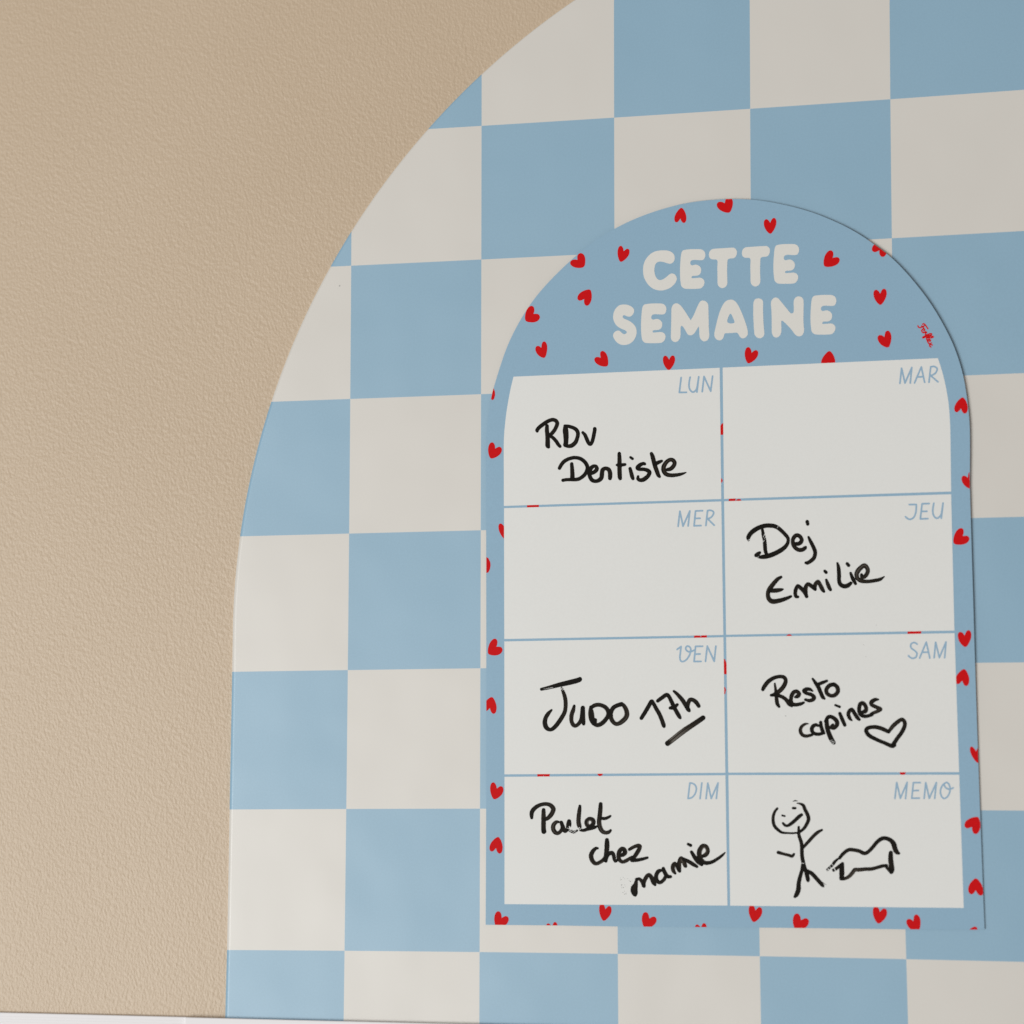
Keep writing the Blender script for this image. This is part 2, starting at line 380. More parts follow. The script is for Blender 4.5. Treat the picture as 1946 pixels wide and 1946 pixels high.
# ---- title lettering
O1, O2, O3, O4, O5 = (Z(x, y, 12.075) for x, y in ((1210, 460), (1370, 455), (1155, 565), (1305, 560), (1440, 550)))
gC = [(600, 190), (700, 195), (790, 225), (850, 280), (870, 340), (868, 400), (845, 455), (800, 490), (755, 498), (700, 485), (620, 460), (540, 448), (480, 460), (435, 500), (412, 570), (405, 650), (415, 730), (440, 800), (480, 850), (530, 872), (590, 860), (650, 825), (710, 775), (760, 735), (810, 720), (860, 735), (900, 775), (920, 830), (912, 880), (880, 945), (820, 1010), (740, 1065), (640, 1100), (550, 1112), (450, 1098), (360, 1060), (270, 985), (205, 890), (165, 800), (147, 680), (150, 560), (180, 450), (240, 350), (320, 270), (410, 220), (500, 197)]
gE = [(1110, 178), (1220, 165), (1340, 162), (1460, 165), (1520, 185), (1560, 230), (1575, 290), (1565, 350), (1535, 400), (1490, 415), (1420, 415), (1340, 410), (1280, 415), (1245, 435), (1228, 475), (1238, 515), (1270, 535), (1310, 525), (1370, 518), (1430, 545), (1468, 590), (1480, 640), (1470, 700), (1440, 745), (1390, 770), (1320, 775), (1280, 780), (1258, 803), (1270, 828), (1310, 828), (1390, 822), (1450, 818), (1510, 838), (1545, 880), (1555, 930), (1535, 1000), (1490, 1050), (1440, 1068), (1330, 1075), (1200, 1075), (1100, 1068), (1050, 1040), (1020, 1000), (1007, 930), (995, 800), (993, 650), (1000, 480), (1012, 330), (1030, 240), (1060, 195)]
gT = [(590, 178), (720, 168), (880, 158), (1020, 150), (1070, 160), (1110, 200), (1125, 250), (1115, 320), (1085, 370), (1040, 395), (970, 400), (930, 412), (910, 440), (905, 500), (900, 620), (900, 780), (905, 920), (900, 990), (870, 1045), (800, 1080), (740, 1065), (695, 1020), (680, 950), (678, 800), (675, 620), (680, 480), (670, 440), (640, 422), (590, 422), (540, 415), (500, 385), (482, 330), (485, 280), (500, 235), (540, 195)]
gS = [(370, 165), (450, 172), (530, 205), (585, 250), (605, 300), (598, 350), (570, 400), (530, 435), (490, 445), (440, 435), (400, 417), (365, 412), (343, 435), (350, 465), (385, 495), (450, 520), (530, 565), (600, 625), (645, 695), (662, 780), (655, 860), (620, 950), (560, 1025), (480, 1075), (380, 1095), (290, 1082), (210, 1035), (150, 960), (122, 890), (130, 840), (165, 790), (215, 765), (265, 768), (305, 800), (345, 835), (385, 845), (425, 825), (435, 795), (410, 765), (360, 740), (280, 705), (205, 650), (155, 580), (127, 500), (122, 430), (140, 340), (180, 260), (240, 200), (300, 172)]
gM = [(-351, 340), (-336, 270), (-301, 220), (-241, 198), (-181, 215), (-111, 280), (-21, 410), (50, 522), (89, 582), (97, 578), (160, 470), (220, 330), (280, 200), (320, 150), (370, 133), (430, 150), (475, 190), (495, 250), (500, 400), (505, 600), (508, 780), (518, 920), (510, 980), (480, 1040), (410, 1072), (350, 1050), (305, 990), (290, 920), (286, 800), (280, 738), (266, 742), (230, 800), (180, 880), (130, 922), (72, 932), (19, 905), (-31, 820), (-81, 740), (-121, 715), (-141, 760), (-141, 860), (-146, 960), (-171, 1030), (-221, 1075), (-271, 1087), (-331, 1060), (-361, 1000), (-363, 910), (-356, 660), (-353, 480)]
gA = [(1005, 112), (1070, 125), (1130, 170), (1180, 240), (1230, 340), (1290, 480), (1345, 630), (1385, 760), (1402, 850), (1400, 910), (1370, 965), (1320, 998), (1270, 1000), (1225, 970), (1195, 920), (1170, 885), (1140, 872), (1020, 880), (900, 885), (870, 895), (855, 940), (840, 990), (800, 1035), (750, 1048), (690, 1030), (650, 985), (633, 920), (640, 850), (670, 720), (710, 550), (755, 400), (800, 290), (850, 200), (920, 135)]
gAh = [(1005, 438), (1030, 460), (1065, 540), (1095, 610), (1090, 645), (1050, 658), (1000, 660), (950, 645), (930, 615), (940, 560), (975, 470)]
gI = [(1645, 85), (1700, 95), (1740, 130), (1753, 190), (1752, 350), (1760, 600), (1775, 800), (1782, 890), (1765, 950), (1720, 990), (1670, 1000), (1610, 980), (1565, 930), (1550, 870), (1538, 700), (1528, 500), (1527, 300), (1532, 190), (1550, 130), (1590, 95)]
gN = [(405, 185), (450, 195), (490, 225), (560, 310), (650, 420), (730, 520), (765, 548), (800, 545), (825, 510), (828, 420), (822, 320), (830, 250), (860, 195), (900, 167), (945, 160), (1000, 175), (1040, 220), (1052, 280), (1052, 450), (1048, 650), (1052, 800), (1063, 920), (1050, 1000), (1015, 1055), (950, 1078), (890, 1060), (840, 1015), (780, 930), (680, 820), (600, 745), (560, 718), (540, 740), (542, 850), (540, 960), (525, 1030), (480, 1085), (420, 1105), (365, 1080), (330, 1020), (320, 940), (320, 780), (318, 600), (312, 450), (302, 340), (312, 270), (350, 210)]
def sh(g, dx, dy, kx=1.0, x0=993): return [((x - x0) * kx + x0 + dx, y + dy) for x, y in g]
for zf, outs in [(O1, [gC]), (O1, [gE]), (O2, [sh(gT, -757, 38)]), (O2, [gT]), (O2, [sh(gE, 212, -57, 1.012)]),
                 (O3, [gS]), (O3, [sh(gE, -230, -22)]), (O4, [gM]), (O4, [gA, gAh]), (O4, [gI]), (O5, [gN]), (O5, [sh(gE, 217, -37, 1.02)])]:
    loops = [catmull(zf(o), 4, True) for o in outs]
    poly_part('title_letter', loops, title_m, planner, L_PRINT)

# ---- strokes: the outline of a set of pen strokes as one flat mesh
def stroke_pts(st):
    mode, pts = st[0], np.asarray(st[1], float)
    if mode == 'c': return catmull(pts, 7)
    return pts
def stroke_mesh(name, strokes, mat, parent, lift, cuts=(), step=0.55, ink=False, wob=0.0, fat=1.0):
    strokes = [(s_[0], np.asarray(s_[1], float) * np.array([1, 1, fat])) + tuple(s_[2:]) for s_ in strokes]
    segs = []
    for si, st in enumerate(strokes):
        q = stroke_pts(st); L = np.r_[0, np.cumsum(np.hypot(*np.diff(q[:, :2], axis=0).T))]
        lite = st[2] if len(st) > 2 else 0.3
        for i in range(len(q) - 1): segs.append((q[i], q[i + 1], si, L[i], L[i + 1], L[-1], lite))
    allq = np.concatenate([stroke_pts(s_) for s_ in strokes])
    mg = allq[:, 2].max() / 2 + 3
    x0, y0 = allq[:, :2].min(0) - mg; x1, y1 = allq[:, :2].max(0) + mg
    nx_, ny_ = int((x1 - x0) / step) + 2, int((y1 - y0) / step) + 2
    F = np.full((ny_, nx_), 9.0); D = np.full((ny_, nx_), 0.5); CNT = np.zeros((ny_, nx_)); last = {}
    def win(a, b_, r):
        ix0 = max(int((min(a[0], b_[0]) - r - x0) / step) - 1, 0); ix1 = min(int((max(a[0], b_[0]) + r - x0) / step) + 2, nx_)
        iy0 = max(int((min(a[1], b_[1]) - r - y0) / step) - 1, 0); iy1 = min(int((max(a[1], b_[1]) + r - y0) / step) + 2, ny_)
        X, Y = np.meshgrid(x0 + np.arange(ix0, ix1) * step, y0 + np.arange(iy0, iy1) * step)
        return slice(iy0, iy1), slice(ix0, ix1), X, Y
    def cap(a, b_, X, Y):
        d = b_[:2] - a[:2]; l2 = max(d @ d, 1e-9)
        t = np.clip(((X - a[0]) * d[0] + (Y - a[1]) * d[1]) / l2, 0, 1)
        dx, dy = X - a[0] - d[0] * t, Y - a[1] - d[1] * t
        return t, np.hypot(dx, dy), (dx * -d[1] + dy * d[0]) / math.sqrt(l2)
    prof = {}
    SF = {}
    for a, b_, si, la, lb, lt, lite in segs:
        r = max(a[2], b_[2]) / 2 + 2
        sy, sx, X, Y = win(a, b_, r)
        t, dd, lat = cap(a, b_, X, Y)
        rad = (a[2] + (b_[2] - a[2]) * t) / 2
        f = dd - rad
        if ink:
            if si not in SF: SF[si] = np.full((ny_, nx_), 9.0); prof[si] = (rng.uniform(0, 6.3, 4), rng.uniform(2.5, 6.5, 4))
            s_ = la + (lb - la) * t; u = lat / np.maximum(rad, 0.3)
            ph, fr = prof[si]
            streak = 0.5 + 0.28 * np.sin(fr[0] * u + ph[0] + s_ * 0.012) + 0.22 * np.sin(fr[1] * 1.9 * u + ph[1] - s_ * 0.02)
            ends = np.exp(-(np.minimum(s_, lt - s_) / (rad * 1.1)) ** 2)
            dens = lite * streak * (1 - 0.85 * ends) * (0.75 + 0.45 * np.sin(s_ * 0.045 + ph[2]))
            rim = np.exp(-((u * 1.0 - 0.72) / 0.2) ** 2) * lite * 0.35 * np.sin(s_ * .03 + ph[3])
            dens = np.clip(dens + rim, 0, 1)
            mk = f < SF[si][sy, sx]
            SF[si][sy, sx] = np.where(mk, f, SF[si][sy, sx])
            last.setdefault(si, np.zeros((ny_, nx_)))
            last[si][sy, sx] = np.where(mk, dens, last[si][sy, sx])
        F[sy, sx] = np.minimum(F[sy, sx], f)
    if ink:
        D[:] = 1.0; cov = np.zeros((ny_, nx_))
        for si in SF:
            inn = SF[si] < 0.4
            D = np.where(inn, np.where(cov > 0, np.minimum(D, last[si]) * 0.55, last[si]), D); cov += inn
    if wob:
        Xg, Yg = np.meshgrid(x0 + np.arange(nx_) * step, y0 + np.arange(ny_) * step)
        F = F + wob * (np.sin(Xg * 0.61 + np.sin(Yg * 0.37) * 1.3) * np.sin(Yg * 0.53 + 1.0) + 0.5 * np.sin(Xg * 1.3 + Yg * 0.9))
    for c_ in cuts:
        q = np.asarray(c_, float)
        for i in range(len(q) - 1):
            sy, sx, X, Y = win(q[i], q[i + 1], max(q[i][2], q[i + 1][2]) / 2 + 2)
            t, dd, lat = cap(q[i], q[i + 1], X, Y)
            F[sy, sx] = np.maximum(F[sy, sx], (q[i][2] + (q[i + 1][2] - q[i][2]) * t) / 2 - dd)
    ins = F < 0
    Xg, Yg = np.meshgrid(x0 + np.arange(nx_) * step, y0 + np.arange(ny_) * step)
    verts, dens, fcs = [], [], []
    vid = -np.ones((ny_, nx_), int)
    k = ins[:-1, :-1].astype(int) + ins[:-1, 1:] + ins[1:, 1:] + ins[1:, :-1]
    used = np.zeros((ny_, nx_), bool)
    for jj, ii in ((0, 0), (0, 1), (1, 1), (1, 0)):
        used[jj:ny_ - 1 + jj, ii:nx_ - 1 + ii] |= (k > 0)
    used &= ins
    vid[used] = np.arange(used.sum()); verts = np.c_[Xg[used], Yg[used]].tolist(); dens = D[used].tolist()
    full = np.argwhere(k == 4)
    for j, i in full: fcs.append((vid[j, i], vid[j + 1, i], vid[j + 1, i + 1], vid[j, i + 1]))
    ecache = {}
    def ev(p, q):
        key = (p, q) if p < q else (q, p)
        if key not in ecache:
            fa, fb = F[p], F[q]; t = fa / (fa - fb)
            verts.append([Xg[p] + (Xg[q] - Xg[p]) * t, Yg[p] + (Yg[q] - Yg[p]) * t]); dens.append(D[p] if fa < 0 else D[q])
            ecache[key] = len(verts) - 1
        return ecache[key]
    for j, i in np.argwhere((k > 0) & (k < 4)):
        cor = [(j, i), (j + 1, i), (j + 1, i + 1), (j, i + 1)]; poly = []
        for a in range(4):
            p, q = cor[a], cor[(a + 1) % 4]
            if ins[p]: poly.append(int(vid[p]))
            if ins[p] != ins[q]: poly.append(ev(p, q))
        if len(poly) >= 3: fcs.append(tuple(poly))
    vv = ploc(np.array(verts), lift)
    o = mesh_obj(name, vv, [tuple(int(x) for x in f) for f in fcs], mat, parent)
    if ink:
        a = o.data.attributes.new('ink', 'FLOAT', 'POINT'); a.data.foreach_set('value', np.array(dens, np.float32))
    return o
def W(zf, strokes, w=None):
    out = []
    for st in strokes:
        p = [(q[0], q[1], w if len(q) < 3 else q[2]) for q in st[1]]
        out.append((st[0], zf(p)) + tuple(st[2:]))
    return out

# ---- small red maker's signature on the right of the arch
NL = Z(1730, 600, 27.6)
stroke_mesh('signature_mark', W(NL, [
    ('c', [(640, 450), (690, 420), (760, 455), (830, 550), (920, 680)]), ('c', [(760, 500), (680, 560), (560, 610), (480, 625), (420, 580), (395, 530)]),
    ('c', [(590, 530), (650, 580), (720, 680), (755, 750), (700, 780)]), ('c', [(730, 770), (745, 720), (690, 690), (630, 720), (595, 780), (620, 840), (690, 900)]),
    ('c', [(690, 900), (760, 850), (820, 840), (850, 900)]), ('c', [(800, 860), (790, 930), (790, 1010)]),
    ('c', [(790, 1010), (900, 990), (1010, 945), (1100, 945), (1110, 1000), (1000, 1030), (850, 1060), (720, 1085), (645, 1140), (690, 1160), (780, 1125), (830, 1060)]),
    ('c', [(850, 1140), (980, 1095), (1100, 1080), (1195, 1090), (1185, 1135), (1080, 1160), (930, 1160), (850, 1200), (870, 1260)]),
    ('c', [(940, 1300), (1010, 1340), (1055, 1300), (990, 1235), (900, 1270), (900, 1350), (960, 1440), (1010, 1500)]),
    ('c', [(960, 1440), (1050, 1500), (1150, 1540)]), ('c', [(1100, 1420), (1050, 1490), (1010, 1560), (1040, 1620), (1080, 1640)])], 68), red_m, planner, L_PRINT, step=0.3)

# ---- the eight boxes, each with its printed heading and what is written in it
def cur(zf, pts): return catmull(zf(pts), 4).tolist()
lun_l = cur(Z1, [(221, 1932), (224, 1840), (237, 1705), (254, 1595), (272, 1500), (293, 1413)])
mar_r = cur(Z2, [(1477, 1277), (1500, 1345), (1522, 1425), (1540, 1510), (1555, 1600), (1564, 1700), (1569, 1800), (1571, 1932)])
BOX = {
 'LUN': [(957.5, 961.7), (957.4, 900)] + lun_l + [(1367.9, 698.8), (1370.9, 948.5)],
 'MAR': [(1375.7, 948.3), (1373.1, 698.5)] + mar_r + [(1807.6, 934.3)],
 'MER': [(958.1, 1214.6), (957.6, 965.5), (1371.0, 952.7), (1374.9, 1206.9)],
 'JEU': [(1379.6, 1206.5), (1375.9, 952.4), (1807.7, 939.0), (1814.0, 1198.5)],
 'VEN': [(958.4, 1471.8), (958.2, 1218.8), (1375.0, 1210.8), (1378.8, 1468.8)],
 'SAM': [(1383.8, 1468.5), (1379.7, 1210.4), (1814.2, 1203.0), (1823.0, 1467.5)],
 'DIM': [(958.5, 1718.4), (958.5, 1476.0), (1378.9, 1473.0), (1382.7, 1721.1)],
 'MEMO': [(1387.4, 1721.3), (1384.0, 1472.7), (1823.2, 1472.0), (1831.7, 1725.7)],
}
M_ = lambda *p: ('s', list(p)); C_ = lambda *p: ('c', list(p))
HEAD = {
 'LUN': (Z(1275, 700, 19.32), 60, [M_((375, 340), (310, 885), (570, 880)), C_((705, 325), (670, 520), (668, 680), (710, 800), (795, 870), (880, 840), (950, 740), (985, 560), (1022, 310)), M_((1022, 310), (955, 870)), M_((1150, 855), (1215, 300), (1460, 840), (1530, 290))]),
 'MAR': (Z(1695, 685, 19.32), 60, [M_((295, 840), (355, 285), (480, 830), (730, 260), (672, 830)), M_((830, 825), (1080, 240), (1200, 800)), M_((940, 605), (1150, 600)), M_((1360, 800), (1425, 235)), C_((1425, 235), (1540, 220), (1640, 270), (1660, 340), (1610, 450), (1520, 520), (1420, 555)), M_((1420, 555), (1690, 785))]),
 'MER': (Z(1275, 955, 19.32), 60, [M_((265, 870), (330, 320), (445, 865), (695, 310), (632, 860)), M_((1160, 300), (905, 310), (850, 855), (1105, 845)), M_((880, 585), (1070, 578)), M_((1285, 845), (1345, 300)), C_((1345, 300), (1450, 285), (1550, 330), (1565, 410), (1500, 520), (1430, 570), (1340, 595)), M_((1350, 600), (1590, 835))]),
 'JEU': (Z(1705, 945, 19.32), 60, [M_((445, 268), (700, 265)), C_((700, 265), (700, 420), (680, 580), (620, 720), (540, 790), (460, 810), (380, 780), (305, 715)), M_((1175, 230), (915, 240), (850, 795), (1125, 785)), M_((885, 520), (1090, 515)), C_((1345, 220), (1312, 420), (1310, 560), (1350, 690), (1445, 770), (1540, 730), (1620, 620), (1650, 450), (1685, 215)), M_((1685, 215), (1618, 770))]),
 'VEN': (Z(1275, 1210, 19.32), 60, [M_((230, 465), (375, 360)), C_((375, 360), (345, 600), (330, 750), (345, 860), (400, 912), (480, 900), (580, 830), (670, 700), (720, 560), (730, 470), (700, 390), (630, 345), (560, 370), (545, 440), (580, 510), (660, 550), (760, 540), (860, 490)), M_((1160, 352), (905, 355), (850, 910), (1105, 908)), M_((880, 640), (1070, 635)), M_((1270, 905), (1335, 345), (1590, 905), (1650, 345))]),
 'SAM': (Z(1715, 1205, 19.32), 58, [C_((540, 370), (480, 325), (410, 312), (330, 350), (300, 440), (340, 530), (440, 600), (520, 680), (530, 760), (490, 850), (390, 890), (290, 860), (220, 790)), M_((630, 880), (875, 295), (1005, 880)), M_((745, 668), (950, 665)), M_((1165, 870), (1218, 300), (1355, 865), (1600, 290), (1550, 865))]),
 'DIM': (Z(1290, 1475, 19.32), 58, [M_((405, 250), (340, 820)), C_((405, 250), (500, 265), (590, 320), (640, 420), (635, 540), (590, 660), (510, 760), (420, 810), (340, 820)), M_((845, 250), (780, 825)), M_((1000, 825), (1065, 255), (1190, 820), (1440, 250), (1378, 820))]),
 'MEMO': (Z(1690, 1475, 14.86), 45, [M_((160, 630), (210, 180), (312, 625), (505, 175), (460, 630)), M_((880, 182), (680, 185), (635, 625), (850, 620)), M_((660, 408), (820, 405)), M_((985, 625), (1030, 185), (1130, 625), (1330, 180), (1282, 630)), C_((1555, 205), (1490, 280), (1450, 380), (1445, 480), (1490, 590), (1560, 630), (1640, 580), (1700, 470), (1715, 350), (1690, 240), (1630, 180), (1570, 200), (1550, 250), (1600, 330), (1680, 365), (1750, 355), (1805, 330))]),
}
A = Z(1010, 785, 13.8); Bz = Z(1110, 850, 9.66); Cz = Z(1410, 980, 12.88); Dz = Z(1450, 1060, 8.05); Ez = Z(1020, 1280, 10.733); Fz = Z(1205, 1300, 13.324)
Gz = Z(1000, 1515, 11.365); Hz = Z(1110, 1580, 14.86); Iz = Z(1170, 1590, 8.782); Jz = Z(1440, 1275, 11.365); Kz = Z(1510, 1315, 8.782); Lz = Z(1455, 1510, 9.66); Mz = Z(1560, 1580, 12.075)
def c(*p, l=0.3): return ('c', list(p), l)
NOTE = {}
NOTE['LUN'] = ('black handwriting reading RDV Dentiste', W(A, [
  c((150, 475, 75), (150, 440, 95), (205, 375, 100), (300, 300, 100), (420, 220, 98), (540, 175, 95), (630, 195, 98), (675, 260, 100), (665, 320, 100), (620, 420, 98), (560, 505, 98), (490, 580, 92)),
  c((408, 335, 90), (405, 450, 105), (420, 600, 110), (425, 750, 118), (425, 850, 118), (448, 890, 80)),
  c((470, 590, 80), (560, 645, 88), (640, 730, 92), (700, 820, 92), (750, 875, 78)),
  c((885, 340, 85), (893, 450, 140), (905, 600, 135), (905, 750, 118), (895, 830, 125)), c((870, 330, 62), (980, 350, 88), (1100, 388, 92), (1185, 450, 100), (1220, 540, 98), (1198, 660, 98), (1155, 765, 105), (1060, 850, 110), (950, 868, 90), (880, 830, 100)),
  c((1345, 510, 72), (1400, 570, 90), (1450, 680, 98), (1495, 780, 95), (1545, 815, 92), (1592, 750, 92), (1630, 600, 95), (1658, 450, 95), (1660, 410, 90)),
  c((735, 1445, 88), (780, 1360, 95), (850, 1275, 98), (960, 1208, 92), (1080, 1174, 92), (1170, 1170, 90), (1290, 1200, 95), (1400, 1285, 98), (1462, 1390, 100), (1464, 1480, 100), (1410, 1595, 98), (1310, 1690, 95), (1200, 1738, 95), (1080, 1745, 88), (940, 1745, 84), (825, 1762, 84)),
  c((1055, 1330, 85), (1065, 1450, 100), (1073, 1600, 110), (1072, 1720, 115))]) + W(Bz, [
  c((150, 475, 62), (205, 440, 72), (235, 395, 70), (215, 350, 62), (165, 350, 65), (115, 400, 78), (97, 470, 76), (112, 550, 72), (155, 608, 72), (220, 622, 66), (283, 598, 75), (320, 550, 78), (328, 480, 78), (342, 415, 76), (390, 388, 68), (445, 405, 74), (475, 460, 78), (478, 530, 78), (475, 572, 66)),
  c((645, 115, 62), (650, 220, 74), (650, 400, 78), (655, 530, 78), (662, 572, 66)), c((603, 325, 46), (660, 328, 62), (750, 316, 54)),
  c((852, 185, 46), (888, 210, 50)), c((843, 390, 58), (862, 460, 68), (880, 530, 72), (897, 577, 56)),
  c((1112, 306, 54), (1080, 300, 62), (1020, 330, 72), (978, 375, 70), (1010, 402, 64), (1100, 405, 64), (1175, 430, 72), (1200, 470, 74), (1170, 530, 74), (1100, 588, 78), (1035, 605, 66), (990, 580, 62), (992, 535, 46)),
  c((1235, 115, 58), (1260, 180, 76), (1298, 330, 78), (1340, 450, 76), (1362, 510, 68), (1385, 540, 50)), c((1310, 305, 70), (1370, 275, 66), (1425, 252, 48)),
  c((1530, 410, 62), (1590, 395, 72), (1640, 345, 74), (1662, 290, 72), (1635, 240, 72), (1575, 230, 70), (1505, 280, 74), (1460, 365, 80), (1465, 440, 80), (1510, 495, 75), (1600, 515, 70), (1720, 505, 62), (1810, 485, 46), (1872, 462, 20), l=0.5)]), ())
NOTE['JEU'] = ('black handwriting reading Dej Emilie', W(Cz, [
  c((165, 600, 60), (155, 540, 95), (185, 470, 105), (265, 385, 110), (400, 300, 108), (560, 248, 104), (700, 243, 104), (810, 262, 100), (905, 315, 92), (1020, 420, 88), (1108, 520, 86), (1133, 590, 80), (1115, 680, 86), (1050, 770, 98), (930, 860, 108), (760, 945, 112), (600, 995, 112), (480, 1012, 92), (390, 1010, 50), l=.18),
  c((345, 970, 90), (395, 935, 95), (435, 905, 70)),
  c((500, 340, 66), (525, 480, 82), (552, 600, 85), (562, 720, 92), (572, 850, 90), (592, 920, 84)),
  c((1310, 690, 85), (1380, 688, 98), (1440, 650, 98), (1462, 590, 94), (1420, 510, 94), (1340, 480, 98), (1270, 535, 98), (1243, 620, 92), (1260, 720, 92), (1320, 800, 94), (1400, 838, 98), (1480, 832, 98), (1540, 793, 90), (1562, 765, 56)),
  c((1597, 148, 88), (1610, 205, 80)), c((1630, 525, 58), (1680, 630, 84), (1740, 750, 92), (1785, 860, 94), (1790, 940, 94), (1760, 1035, 94), (1690, 1105, 92), (1605, 1155, 84), (1562, 1152, 66))]) + W(Dz, [
  c((275, 295, 42), (220, 330, 58), (150, 410, 66), (95, 490, 70), (75, 560, 62), (92, 630, 68), (150, 668, 72), (250, 655, 66), (350, 625, 56), (428, 590, 38), l=.45), c((110, 503, 60), (200, 500, 66), (270, 490, 50), (305, 482, 26)),
  c((535, 598, 40), (505, 590, 52), (494, 545, 56), (502, 485, 58), (532, 430, 52), (580, 465, 60), (640, 530, 62), (668, 592, 52), l=.55),
  c((655, 550, 58), (652, 460, 64), (685, 402, 54), (740, 432, 62), (798, 482, 50), l=.5), c((792, 475, 52), (800, 410, 60), (842, 362, 52), (877, 420, 60), (907, 480, 60), (932, 517, 40), l=.5),
  c((945, 203, 44), (966, 224, 48)), c((968, 338, 38), (990, 400, 56), (1015, 460, 58), (1033, 490, 44), l=.45),
  c((1138, 80, 32), (1155, 150, 54), (1163, 250, 60), (1163, 340, 58), (1180, 400, 62), (1230, 434, 64), (1290, 428, 66), (1342, 388, 50)),
  c((1288, 90, 48), (1310, 116, 50), l=.6), c((1340, 233, 38), (1365, 300, 54), (1390, 350, 56), (1415, 396, 44)),
  c((1508, 258, 44), (1515, 292, 56), (1555, 288, 60), (1592, 240, 62), (1602, 180, 62), (1560, 120, 66), (1510, 140, 68), (1450, 205, 72), (1432, 262, 66), (1452, 322, 62), (1510, 355, 60), (1600, 362, 54), (1700, 350, 54), (1790, 330, 50), (1855, 288, 18), l=.7)]),
  [Cz(q) for q in ([(862, 305, 7), (888, 262, 10)], [(518, 520, 10), (568, 440, 13)], [(508, 648, 8), (545, 600, 14)], [(545, 560, 10), (575, 530, 6)], [(140, 615, 10), (205, 570, 12)], [(165, 640, 9), (200, 600, 9)], [(350, 1030, 6), (405, 1008, 12)])])
NOTE['VEN'] = ('black handwriting reading Judo 17h, the 17h underlined', W(Ez, [
  c((95, 320, 58), (250, 285, 72), (450, 232, 88), (650, 186, 98), (795, 150, 100), (870, 125, 92), (880, 110, 80), l=.25),
  c((510, 300, 50), (560, 430, 74), (586, 550, 80), (588, 680, 78), (568, 790, 80), (500, 915, 86), (400, 1055, 86), (320, 1130, 78), (255, 1142, 74), (192, 1095, 92), (165, 1000, 92), (185, 900, 84), (240, 810, 74), (303, 743, 40), l=.45),
  c((765, 660, 54), (742, 750, 80), (710, 850, 84), (708, 960, 80), (740, 1040, 80), (790, 1065, 76), (860, 1020, 76), (910, 930, 80), (932, 800, 88), (940, 700, 86), l=.5), c((940, 700, 84), (945, 850, 84), (950, 980, 84), (958, 1028, 64), l=.5),
  c((1100, 680, 56), (1108, 800, 112), (1125, 930, 112), (1160, 1010, 92), l=.5), c((1115, 690, 74), (1195, 645, 80), (1290, 640, 78), (1395, 685, 82), (1458, 770, 86), (1450, 870, 84), (1370, 980, 86), (1270, 1047, 86), (1190, 1040, 76), (1180, 990, 92), (1196, 945, 68), l=.6),
  c((1730, 625, 88), (1640, 652, 82), (1560, 702, 86), (1512, 800, 86), (1520, 920, 86), (1580, 1008, 80), (1650, 1026, 82), (1750, 970, 94), (1832, 870, 96), (1830, 760, 90), (1780, 660, 80), (1735, 620, 66), l=.6)]) + W(Fz, [
  c((185, 862, 92), (280, 710, 100), (380, 540, 104), (438, 440, 98), (482, 480, 96), (560, 620, 100), (640, 760, 100), (700, 900, 102), (745, 1030, 102), (760, 1075, 74)),
  c((600, 425, 88), (700, 350, 98), (820, 272, 98), (885, 320, 96), (950, 450, 100), (1030, 620, 102), (1110, 760, 104), (1150, 830, 92), (1172, 862, 60)), c((915, 605, 80), (1000, 592, 100), (1092, 522, 76)),
  c((1008, 180, 62), (1100, 262, 88), (1220, 400, 104), (1310, 540, 106), (1370, 640, 104), (1402, 682, 62)), c((1350, 600, 100), (1370, 490, 98), (1412, 400, 100), (1490, 402, 100), (1570, 460, 104), (1630, 545, 96), (1640, 565, 74), l=.45),
  c((850, 1502, 128), (1000, 1385, 130), (1150, 1265, 134), (1300, 1155, 134), (1450, 1055, 128), (1600, 955, 124), (1745, 855, 120), l=.95)]),
  [Ez(q) for q in ([(470, 318, 8), (545, 285, 14)], [(475, 335, 8), (520, 315, 10)], [(520, 345, 6), (550, 318, 12)], [(140, 318, 5), (330, 285, 9)], [(300, 318, 5), (470, 285, 8)])])
